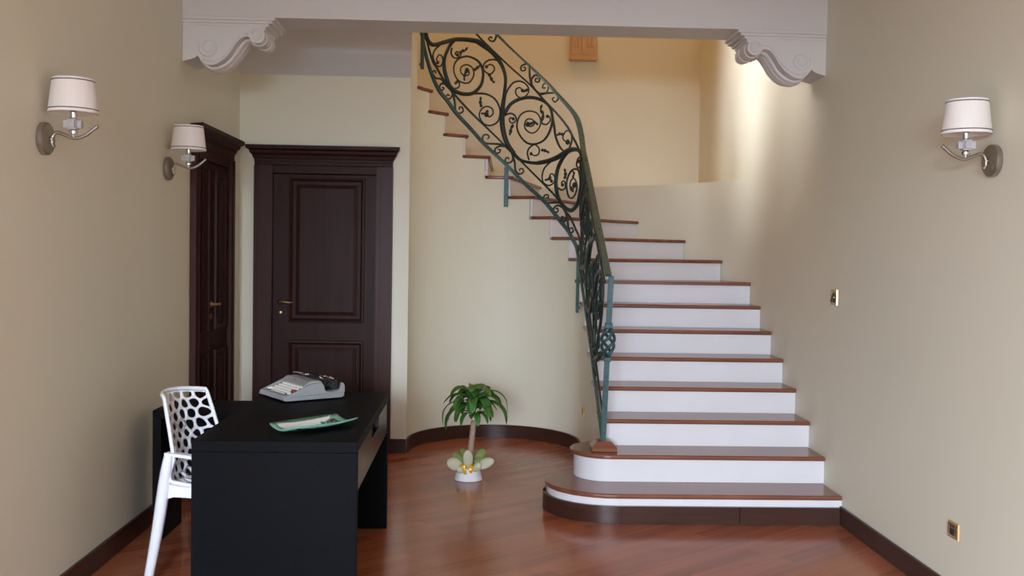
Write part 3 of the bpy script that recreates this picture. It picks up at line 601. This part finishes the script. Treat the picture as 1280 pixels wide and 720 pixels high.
# ------------------------------------------------------------ wall sconces
def sconce(loc, sgn, label):
    r = thing('wall_sconce', label, 'wall lamp', loc, 0, 'white-shaded wall sconces')
    fx = lambda mb: mb.xf(lambda x, y, z: (sgn*x, y, z))
    mb = MB(); mb.lathe([(0, 0.001), (.066, .001), (.068, .006), (.068, .022), (.062, .028), (.058, .0285), (0, .030)], 36); mb.xf(lambda x, y, z: (z, x, y)); fx(mb).obj('wall_plate', M['nickel'], r, auto=40)
    mb = MB(); pts = catmull([(.030, 0, 0), (.045, 0, -.003), (.045, 0, -.003)], 2); mb.tube([(.028, 0, 0), (.048, 0, -.002)], [.011, .008], 10)
    mb.tube(catmull([(.050, 0, -.034), (.040, 0, -.018), (.044, 0, .012), (.062, 0, .027), (.095, 0, .016), (.135, 0, .004), (.175, 0, .016), (.205, 0, .038), (.228, 0, .058)], 5), [.0055]*9*5, 10) if 0 else mb.tube(catmull([(.050, 0, -.034), (.040, 0, -.018), (.044, 0, .012), (.062, 0, .027), (.095, 0, .016), (.135, 0, .004), (.175, 0, .016), (.205, 0, .038), (.228, 0, .058)], 5), .0075, 10)
    fx(mb).obj('arm', M['nickel'], r, True)
    cx = .127
    mb = MB(); mb.lathe([(0, .004), (.005, .004), (.005, .018), (.016, .022), (.018, .034), (.011, .038), (0, .038)], 20, (cx, 0, 0)); fx(mb).obj('cup', M['chrome'], r, auto=40); mb = MB(); mb.lathe([(0, .086), (.012, .086), (.014, .09), (.014, .120), (0, .121)], 20, (cx, 0, 0)); fx(mb).obj('lamp_holder', M['chrome'], r, auto=40)
    mb = MB()
    for (ax, ay, s) in ((0, 0, .019), (.022, .004, .014), (-.022, -.003, .014), (.003, -.022, .014), (-.003, .022, .014)):
        mb.box(cx+ax-s, cx+ax+s, ay-s, ay+s, .040 if s > .015 else .046, .085 if s > .015 else .078)
    fx(mb).obj('crystal', M['crystal'], r, bevel=.003)
    mb = MB(); mb.lathe([(.100, .108), (.083, .250), (.080, .250), (.097, .108)], 40, (cx, 0, 0), True); sh = fx(mb).obj('lamp_shade', M['shade'], r, auto=40)
    for z, rad in ((.122, .0994), (.240, .0852)):
        mb = MB(); mb.lathe([(rad, z-.002), (rad, z+.002), (rad-.002, z+.002), (rad-.002, z-.002)], 40, (cx, 0, 0), True); fx(mb).obj('shade_trim', M['trim'], sh, True)
    mb = MB()
    for k in range(3):
        a = 2*PI*k/3; mb.tube([(cx, 0, .150), (cx+.0955*math.cos(a), .0955*math.sin(a), .150)], .0015, 5)
    mb.lathe([(0, .118), (.012, .12), (.016, .16), (.010, .19), (0, .2)], 14, (cx, 0, 0)); fx(mb).obj('bulb', M['shade'], r, True)
    return r
sconce((XL, 4.26, 2.008), 1, 'white-shaded sconce on the left wall, nearest the camera')
sconce((XL, 5.93, 2.022), 1, 'white-shaded sconce on the left wall beside the dark double door')
sconce((XR, 4.137, 1.984), -1, 'white-shaded sconce alone on the right wall')

# ------------------------------------------------------------ switches and sockets
def plate(name, label, loc, rot, w_, h_, kind, cat):
    r = thing(name, label, cat, loc, rot)          # local x out of the wall
    mb = MB(); a, b = w_/2, h_/2
    v = []; f = []
    for (x, d) in ((.001, 0), (.008, .002), (.011, .008), (.010, .016), (.007, .018)): v += [(x, -a+d, -b+d), (x, a-d, -b+d), (x, a-d, b-d), (x, -a+d, b-d)]
    for i in range(4):
        for k in range(4): f.append((4*i+k, 4*i+(k+1) % 4, 4*i+4+(k+1) % 4, 4*i+4+k))
    f.append((16, 17, 18, 19)); mb.add(v, f); mb.obj('frame', M['gold'], r)
    mb = MB()
    if kind == 'rocker':
        mb.add([(.006, -.021, -.028), (.006, .021, -.028), (.006, .021, .028), (.006, -.021, .028), (.024, -.021, -.028), (.024, .021, -.028), (.011, .021, .028), (.011, -.021, .028)], [(0, 3, 2, 1), (4, 5, 6, 7), (0, 1, 5, 4), (2, 3, 7, 6), (1, 2, 6, 5), (0, 4, 7, 3)])
        mb.obj('rocker', M['black'], r, bevel=.002)
        MB().lathe([(0, .0), (.006, .0), (.006, .010), (.004, .014), (0, .014)], 14).xf(lambda x, y, z: (.008+z, .030+x, y)).obj('pilot_stud', M['gold'], r, True)
    else:
        mb.box(.005, .012, -.024, .024, -.022, .022); mb.obj('insert', M['black'], r, bevel=.002)
        MB().box(.012, .0145, -.020, .020, .010, .016).obj('rib', M['nickel'], r)
    return r
plate('light_switch', 'gold-framed black rocker switch on the right wall beside the stairs', (XR, 5.965, 1.327), PI, .098, .094, 'rocker', 'light switch')
plate('wall_socket', 'gold-framed black socket low on the right wall', (XR, 4.385, .350), PI, .098, .074, 'socket', 'socket')
plate('wall_socket', 'small gold socket low on the stair well wall behind the railing', (XC+RW, 7.50, .375), PI, .08, .08, 'socket', 'socket')

# ------------------------------------------------------------ desk and return
DZ = .765
dk = thing('desk', 'black wooden desk with thick side panels, carrying the typewriter', 'desk', (-.83, 4.9, 0))
def R_(mb, r): return rel(mb, r)
X0, X1, YA, YZ = -1.170, -.486, 4.16, 5.64
R_(MB().box(X0, X1, YA, YZ, DZ-.046, DZ), dk).obj('desk_top', M['desk'], dk, bevel=.002)
for ya, yb in ((YA, YA+.046), (YZ-.046, YZ)): R_(MB().box(X0, X1, ya, yb, .001, DZ-.0465), dk).obj('side_panel', M['desk'], dk, bevel=.002)
# drawer front with a cut-out grip
mb = MB(); y0, y1, z0, z1 = YA+.048, YZ-.048, .545, DZ-.049; g0, g1, gz = 4.78, 5.12, z1-.058
poly = [(y0, z0), (y1, z0), (y1, z1), (g1+.02, z1)]+[(g1-.01*k/4, z1-(gz and .058)*k/4) for k in range(1, 5)]+[(g0+.01*(4-k)/4, z1-.058*(4-k)/4) for k in range(0, 4)]+[(g0-.02, z1), (y0, z1)]
mb.prism_axis(poly, X1-.022, X1-.003, lambda p, q, a: (a, p, q)); R_(mb, dk).obj('drawer_front', M['drawer'], dk, bevel=.0015)
R_(MB().box(X0+.16, X1-.024, y0, y1, z0+.012, z1-.002), dk).obj('drawer_box', M['desk'], dk)
rt = thing('desk_return', 'low black return unit behind the white chair, against the left wall', 'desk', (-1.43, 5.5, 0))
R_(MB().box(-1.70, X0-.004, 5.32, 5.70, .655, .70), rt).obj('return_top', M['desk'], rt, bevel=.002)
R_(MB().box(-1.70, -1.655, 5.32, 5.70, .001, .6545), rt).obj('side_panel', M['desk'], rt, bevel=.002)
R_(MB().box(-1.654, X0-.004, 5.62, 5.645, .30, .6545), rt).obj('back_panel', M['desk'], rt, bevel=.002)
R_(MB().box(X0-.05, X0-.006, 5.32, 5.61, .001, .6545), rt).obj('side_panel', M['desk'], rt, bevel=.002)

# ------------------------------------------------------------ typewriter
tw = thing('typewriter', 'grey portable typewriter with cream keys on the black desk', 'typewriter', (-.983, 5.185, DZ), math.atan2(.287, -.196))
# local x: right edge -> left edge (0..0.345); local y: front -> back is -y after rotation, so use y = -depth
Wt, Dp = .345, .345
sec = [(0, .012), (.004, .030), (.02, .040), (.125, .082), (.150, .098), (.170, .104), (.205, .104), (.225, .094), (.345, .088), (.345, .014), (.33, .006), (.02, .006)]
f = lambda p, q, a: (a, -p, q)
low = [(0, .012), (.003, .026), (.014, .032), (.335, .048), (.345, .044), (.345, .016), (.33, .008), (.015, .008)]
MB().prism_axis(low, .004, Wt-.004, f).obj('base', M['tw'], tw, bevel=.004)
side = [(.004, .026), (.014, .034), (.115, .076), (.150, .090), (.20, .096), (.215, .092), (.225, .075), (.232, .052), (.25, .042), (.30, .042), (.318, .055), (.326, .088), (.338, .086), (.346, .070), (.346, .035)]
for a0, a1 in ((0, .020), (Wt-.020, Wt)): MB().prism_axis(side, a0, a1, f).obj('side_cheek', M['tw'], tw, bevel=.005, seg=3)
cov = [(.118, .062), (.120, .082), (.150, .101), (.160, .104), (.205, .104), (.222, .096), (.222, .06)]
MB().prism_axis(cov, .020, Wt-.020, f).obj('ribbon_cover', M['tw'], tw, bevel=.004)
MB().prism_axis([(.004, .024), (.006, .036), (.030, .040), (.034, .034), (.034, .024)], .020, Wt-.020, f).obj('front_lip', M['tw'], tw, bevel=.003)
MB().prism_axis([(.03, .028), (.035, .036), (.120, .066), (.120, .028)], .020, Wt-.020, f).obj('key_well', M['twd'], tw)
for row in range(4):
    dp = .046+row*.0205; z = .043+row*.0076
    for c in range(11):
        a = .040+.022*c+.006*(3-row)
        red = (row == 1 and c == 0)
        k = MB(); k.frustum((a, a+.018, -dp-.0155, -dp), (a+.002, a+.016, -dp-.014, -dp-.002), z, z+.009)
        k.obj('key', M['redkey' if red else 'key'], tw)
MB().box(.085, .255, -.0425, -.033, .036, .044).obj('space_bar', M['key'], tw, bevel=.002)
for a in (.030, .285): MB().box(a, a+.022, -.052, -.034, .040, .050).obj('shift_key', M['key'], tw, bevel=.002)
MB().tube([f(.268, .078, -.002), f(.268, .078, Wt+.002)], .019, 20).obj('platen', M['twd'], tw, auto=40)
for a0, a1 in ((-.018, -.003), (Wt+.003, Wt+.018)): MB().tube([f(.268, .078, a0), f(.268, .078, a1)], .016, 20).obj('platen_knob', M['twd'], tw, auto=40)
MB().prism_axis([(.232, .066), (.238, .100), (.244, .100), (.244, .066)], .022, Wt-.022, f).obj('paper_guide', M['twd'], tw)
MB().prism_axis([(.285, .050), (.30, .102), (.312, .100), (.318, .050)], .022, Wt-.022, f).obj('carriage', M['twd'], tw, bevel=.002)
mb = MB(); mb.tube([f(.292, .108, .03), f(.292, .108, Wt-.03)], .0045, 10); mb.tube([f(.292, .108, .06), f(.292, .108, .085)], .0075, 10); mb.tube([f(.292, .108, .13), f(.292, .108, .15)], .0075, 10)
mb.obj('paper_bail', M['chrome'], tw, True)
mb = MB(); mb.box(Wt-.075, Wt-.01, -.262, -.235, .104, .112); mb.tube([f(.25, .108, Wt-.02), f(.22, .113, Wt+.004), f(.205, .114, Wt+.004)], [.006, .005, .004], 8); mb.obj('return_lever', M['chrome'], tw, bevel=.001)
MB().box(.16, .20, -.1405, -.139, .0945, .0965).obj('badge', M['twd'], tw)

# ------------------------------------------------------------ glass dish
gd = MB(); nu, nv = 24, 8; top = []; 
def dish(u, v):
    vv = v*.074*(1+.32*(1-u*u)); return (u*.188, vv, .008+.013*u*u+.030*v*v*(1-.35*u*u))
vs = [dish(-1+2*i/nu, -1+2*j/nv) for i in range(nu+1) for j in range(nv+1)]; n0 = len(vs); vs += [(x, y, z-.006) for x, y, z in vs]
fs = []; q = nv+1
for i in range(nu):
    for j in range(nv):
        a = i*q+j; fs += [(a, a+1, a+q+1, a+q), (n0+a, n0+a+q, n0+a+q+1, n0+a+1)]
for i in range(nu): fs += [(i*q, i*q+q, n0+i*q+q, n0+i*q), (i*q+nv, n0+i*q+nv, n0+i*q+q+nv, i*q+q+nv)]
for j in range(nv): fs += [(j, n0+j, n0+j+1, j+1), (nu*q+j, nu*q+j+1, n0+nu*q+j+1, n0+nu*q+j)]
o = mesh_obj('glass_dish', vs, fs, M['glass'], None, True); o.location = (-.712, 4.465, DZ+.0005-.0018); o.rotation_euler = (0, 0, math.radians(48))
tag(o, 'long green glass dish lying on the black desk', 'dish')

# ------------------------------------------------------------ white perforated chair
ch = thing('chair', 'white perforated plastic chair tucked between wall and black desk', 'chair', (-1.244, 4.80, 0), math.atan2(-.332, .943))
prof = catmull([(-.245, 0, .875), (-.218, 0, .78), (-.19, 0, .68), (-.168, 0, .60), (-.152, 0, .53), (-.125, 0, .475), (-.06, 0, .452), (.05, 0, .444), (.15, 0, .449), (.215, 0, .440)], 8)
L_ = [0]
for a, b in zip(prof, prof[1:]): L_.append(L_[-1]+(b-a).length)
TL = L_[-1]
def shell(u, v, off=0):              # u -1..1 across, v metres from the top along the profile
    v = min(max(v, 0), TL*.9999); i = max(k for k in range(len(L_)-1) if L_[k] <= v); t = (v-L_[i])/(L_[i+1]-L_[i])
    p = prof[i].lerp(prof[i+1], t); tg = (prof[i+1]-prof[i]).normalized(); nr = Vector((tg.z, 0, -tg.x))*-1
    k = min(1, max(0, (v-.30)/.20)); wrap = .085*(1-k)+.0*k; hw = .165+.05*min(1, v/.45)
    rise = .03*k*(abs(u)**2.5)
    x, z = p.x+wrap*abs(u)**2.2, p.z+rise+(-.012*(u*u) if v < .02 else 0)
    return Vector((x, u*hw, z))+nr*off
def clip(poly, px, py, nx, ny):
    out = []
    for i in range(len(poly)):
        a, b = poly[i], poly[(i+1) % len(poly)]; da = (a[0]-px)*nx+(a[1]-py)*ny; db = (b[0]-px)*nx+(b[1]-py)*ny
        if da <= 0: out.append(a)
        if da*db < 0: t = da/(da-db); out.append((a[0]+(b[0]-a[0])*t, a[1]+(b[1]-a[1])*t))
    return out
def lattice(v0, v1, nrow, ncol, seed, th):
    rnd = random.Random(seed); HW = .19; seeds = []
    for i in range(nrow):
        for j in range(ncol):
            seeds.append((-HW+2*HW*(j+.5+(.25 if i % 2 else -.25)+rnd.uniform(-.22, .22))/ncol, v0+(v1-v0)*(i+.5+rnd.uniform(-.2, .2))/nrow))
    V, F = [], []
    for k, s in enumerate(seeds):
        poly = [(-HW, v0), (HW, v0), (HW, v1), (-HW, v1)]
        for m, t in enumerate(seeds):
            if m == k: continue
            nx, ny = t[0]-s[0], t[1]-s[1]; poly = clip(poly, (s[0]+t[0])/2, (s[1]+t[1])/2, nx, ny)
            if len(poly) < 3: break
        if len(poly) < 3: continue
        # drop tiny edges, subdivide, round the hole
        pp = [poly[i] for i in range(len(poly)) if math.dist(poly[i], poly[i-1]) > .002]
        if len(pp) < 3: continue
        cx = sum(p[0] for p in pp)/len(pp); cy = sum(p[1] for p in pp)/len(pp)
        outer = []
        for i in range(len(pp)):
            a, b = pp[i], pp[(i+1) % len(pp)]
            outer += [a, ((a[0]*2+b[0])/3, (a[1]*2+b[1])/3), ((a[0]+b[0]*2)/3, (a[1]+b[1]*2)/3)]
        rm = min(abs((pp[i][0]-cx)*(pp[(i+1) % len(pp)][1]-pp[i][1])-(pp[i][1]-cy)*(pp[(i+1) % len(pp)][0]-pp[i][0]))/max(1e-6, math.dist(pp[i], pp[(i+1) % len(pp)])) for i in range(len(pp)))
        sc_ = max(.25, 1-.0048/max(rm, .008))
        inner = []
        for i, p in enumerate(outer):
            shr = sc_*(.90 if i % 3 == 0 else 1.0); inner.append((cx+(p[0]-cx)*shr, cy+(p[1]-cy)*shr))
        b0 = len(V); n = len(outer); V += outer+inner
        F += [(b0+i, b0+(i+1) % n, b0+n+(i+1) % n, b0+n+i) for i in range(n)]
    P3 = [shell(u/HW, v) for u, v in V]
    o = mesh_obj('x', P3, F, M['chair'], ch, True)
    bm = bmesh.new(); bm.from_mesh(o.data); bmesh.ops.remove_doubles(bm, verts=bm.verts, dist=.0006); bm.to_mesh(o.data); bm.free()
    md = o.modifiers.new('thick', 'SOLIDIFY'); md.thickness = th; md.offset = 0
    return o
o = lattice(.012, .44, 9, 7, 3, .012); o.name = 'backrest'; o.data.name = 'backrest'
o = lattice(.44, TL-.01, 6, 8, 5, .012); o.name = 'seat'; o.data.name = 'seat'
mb = MB()
edge = [shell(-1, TL-TL*k/30) for k in range(31)]+[shell(-1+2*k/14, 0) for k in range(1, 14)]+[shell(1, TL*k/30) for k in range(31)]
mb.tube(edge, .0105, 8, (1, .8)); mb.obj('rim', M['chair'], ch, True)
mb = MB()
for s in (-1, 1): pass
def legtube(pts, w0, name): return MB().tube(catmull(pts, 5), w0, 8, (1.0, .8), PI/8)
for s in (-1, 1):
    P_ = catmull([(-.100, s*.205, .608), (-.108, s*.212, .54), (-.122, s*.216, .44), (-.150, s*.222, .25), (-.195, s*.232, .002)], 5)
    MB().tube(P_, [(.022+.008*math.sin(PI*i/(len(P_)-1))) for i in range(len(P_))], 8, (1.0, .85), PI/8).obj('leg', M['chair'], ch, True)
    P_ = catmull([(.20, s*.205, .440), (.205, s*.210, .36), (.212, s*.216, .2), (.220, s*.222, .002)], 5)
    MB().tube(P_, [.022-.006*i/(len(P_)-1) for i in range(len(P_))], 8, (1.0, .85), PI/8).obj('leg', M['chair'], ch, True)
    # arm stub on the leg top and side skirt under the seat
    mb = MB(); v = []; 
    for x, hw_, zz in ((-.118, .022, 0.608), (-.06, .024, 0.608), (.02, .022, 0.604), (.10, .016, 0.596)):
        for (a, b) in ((-1, -1), (1, -1), (1, 1), (-1, 1)): v.append((x, s*.200+a*hw_, zz+b*.008))
    fs = [(4*i+k, 4*i+(k+1) % 4, 4*i+4+(k+1) % 4, 4*i+4+k) for i in range(3) for k in range(4)]+[(3, 2, 1, 0), (12, 13, 14, 15)]
    mb.add(v, fs).obj('armrest', M['chair'], ch, bevel=.005)
    MB().tube(catmull([(.095, s*.2, .596), (.125, s*.204, .565), (.15, s*.206, .52), (.19, s*.206, .445)], 4), .012, 8).obj('arm_support', M['chair'], ch, True)
    top_ = [(-.13, .475), (-.05, .466), (.08, .462), (.21, .458)]; botm = [(.20, .405), (.18, .412), (.10, .415), (0, .415), (-.07, .412), (-.105, .400), (-.12, .37), (-.140, .37)]
    MB().prism_axis(top_+botm, s*.200, s*.214, lambda p, q, a: (p, a, q)).obj('side_skirt', M['chair'], ch, bevel=.003)

# ------------------------------------------------------------ potted plant
pl = thing('potted_plant', 'small cane plant in a white pot with an organza bow', 'plant', (-.035, 6.84, 0))
mb = MB(); pr = []
for k in range(19):
    t = k/18; pr.append((.098-.022*t+(.0022 if k % 2 else 0)+(.004 if k > 16 else 0), .002+.082*t))
mb.lathe([(0, .002)]+pr+[(.066, .084), (.066, .072), (0, .070)], 40); mb.obj('pot', M['pot'], pl, True)
MB().lathe([(0, .071), (.063, .071), (.05, .078), (0, .082)], 20).obj('soil', M['trunk'], pl, True)
tp = catmull([(.004, .0, .075), (.010, 0, .17), (.020, 0, .28), (.030, -.004, .405)], 8)
MB().tube(tp, [.021-.0025*i/len(tp)+.0014*(i % 2) for i in range(len(tp))], 14).obj('trunk', M['trunk'], pl, True)
def blade(mb, base, az, length, rise, droop, wid, curl=0):
    d = Vector((math.cos(az), math.sin(az), 0)); side = Vector((-d.y, d.x, 0)); n = 12; rows = []
    h = 0
    for i in range(n+1):
        t = i/n; ang = rise-(rise+droop)*min(1, t*1.15)**1.1
        if i: pos = pos+(d*math.cos(ang)+Vector((0, 0, math.sin(ang))))*(length/n)
        else: pos = Vector(base)
        up = d*-math.sin(ang)+Vector((0, 0, math.cos(ang))); wv = wid*min(1, (math.sin(PI*min(1, t*.95+.045))*1.12)**.6)*(1 if t < .97 else .35)
        sd = side*math.cos(curl*t)+up*math.sin(curl*t)
        rows.append([pos-sd*wv+up*wv*.25, pos-sd*wv*.5+up*wv*.02, pos-up*wv*.12, pos+sd*wv*.5+up*wv*.02, pos+sd*wv+up*wv*.25])
    b = len(mb.v); mb.v += [tuple(p) for r_ in rows for p in r_]
    for i in range(n):
        for j in range(4): mb.f.append((b+i*5+j, b+i*5+j+1, b+i*5+6+j, b+i*5+5+j))
top = (.030, -.004, .405)
mb = MB(); rnd = random.Random(11)
spec = []
for k in range(8): spec.append((2*PI*k/8+rnd.uniform(-.25, .25), rnd.uniform(.17, .21), 1.47, .55+rnd.uniform(-.2, .5), rnd.uniform(.030, .036), .16))
for k in range(11): spec.append((2*PI*(k+.5)/11+rnd.uniform(-.3, .3), rnd.uniform(.21, .27), 1.35+rnd.uniform(-.1, .1), 1.15+rnd.uniform(-.35, .3), rnd.uniform(.030, .036), .115))
for k in range(11): spec.append((2*PI*(k+.2)/11+rnd.uniform(-.3, .3), rnd.uniform(.20, .25), 1.10+rnd.uniform(-.2, .2), 1.15+rnd.uniform(-.3, .3), rnd.uniform(.026, .033), .075))
for k in range(6): spec.append((2*PI*(k+.6)/6+rnd.uniform(-.3, .3), rnd.uniform(.15, .20), .85, 1.3, .022, .04))
spec += [(.10, .37, 1.30, 1.50, .016, .13), (PI-.1, .34, .95, 1.6, .018, .09), (PI+.5, .32, .9, 1.5, .024, .06), (-.25, .33, .95, 1.4, .032, .09)]
for (az, ln, ri, dr, wd, hz) in spec: blade(mb, (top[0]+.01*math.cos(az), top[1]+.01*math.sin(az), top[2]+hz), az, ln, ri, dr, wd, rnd.uniform(-.3, .3))
o = mb.obj('foliage', M['leaf'], pl, True); o.modifiers.new('thick', 'SOLIDIFY').thickness = .0012
# organza loops round the pot and the gold ribbon
def loop(mb, c, az, ln, wd, lift):
    d = Vector((math.cos(az), math.sin(az), 0)); sd = Vector((-d.y, d.x, 0)); n = 16; rows = []
    for i in range(n+1):
        a = 2*PI*i/n; p = Vector(c)+d*(ln*.5*(1-math.cos(a)))+Vector((0, 0, lift*.5*(1-math.cos(a))+.030*math.sin(a)*(1+.3*math.cos(a))))
        wv = wd*(.35+.65*math.sin(a/2)); rows.append([p-sd*wv, p-sd*wv*.4+Vector((0, 0, .008*math.sin(3*a))), p+sd*wv*.4-Vector((0, 0, .006*math.sin(2*a))), p+sd*wv])
    b = len(mb.v); mb.v += [tuple(q) for r_ in rows for q in r_]
    for i in range(n):
        for j in range(3): mb.f.append((b+4*i+j, b+4*i+j+1, b+4*i+5+j, b+4*i+4+j))
def puff(c, out, ln, wd, th):          # a puffed organza loop: a pillow with a rolled edge
    ax = Vector(out).normalized(); vw = Vector((0, -1, .25)) if abs(ax.y) < .75 else Vector((0, -.35, 1)); sd = ax.cross(vw).normalized(); nr = sd.cross(ax)
    mb = MB(); nu, nv = 14, 12; rows = []
    for i in range(nu+1):
        t = i/nu; w_ = wd*(math.sin(PI*(t*.93+.05)))**.6*(.55+.45*t); hgt = th*(math.sin(PI*(t*.96+.02)))**.7
        rows.append([Vector(c)+ax*ln*t+sd*w_*math.cos(2*PI*k/nv)+nr*hgt*math.sin(2*PI*k/nv)*(1+.18*math.sin(5*t*PI+k)) for k in range(nv)])
    b = len(mb.v); mb.v += [tuple(q) for r_ in rows for q in r_]
    for i in range(nu):
        for k in range(nv): mb.f.append((i*nv+k, i*nv+(k+1) % nv, (i+1)*nv+(k+1) % nv, (i+1)*nv+k))
    mb.f += [tuple(range(nv)), tuple(range(nu*nv, nu*nv+nv))]
    return mb
for c, out, ln, wd, th, m_ in (((.03, -.035, .085), (1, -.1, .42), .155, .045, .014, 'mesh_r'), ((-.03, -.04, .09), (-1, -.15, .38), .125, .055, .016, 'mesh_r'), ((.0, -.06, .075), (-.05, -.25, 1), .15, .045, .014, 'mesh_r'), ((.03, -.065, .07), (.45, -.3, .55), .085, .034, .02, 'mesh_r'), ((-.02, -.062, .072), (-.7, -.5, .25), .075, .03, .02, 'mesh_r'),
                              ((-.02, .0, .09), (-.75, .0, .75), .125, .044, .026, 'mesh_g'), ((-.01, .03, .09), (-.35, .35, .9), .12, .045, .025, 'mesh_g'), ((.03, .0, .09), (.55, .1, .85), .14, .044, .026, 'mesh_g'), ((.02, -.02, .09), (.85, .0, .6), .10, .042, .026, 'mesh_g')):
    tag(puff(c, out, ln, wd, th).obj('bow_loop', M[m_], pl, True), 'cream organza bow loop' if m_ == 'mesh_r' else 'green organza bow loop')
mb = MB(); rnd = random.Random(4)
for k in range(9):
    az = -PI/2-.9+.2*k; loop(mb, (.055*math.cos(az), .062*math.sin(az), .088+rnd.uniform(-.006, .006)), az+rnd.uniform(-.5, .5), .042, .010, rnd.uniform(-.012, .012))
mb.xf(lambda x, y, z: (x, y, z*.999))
o = mb.obj('gold_ribbon', M['goldr'], pl, True); tag(o, 'shiny gold ribbon')
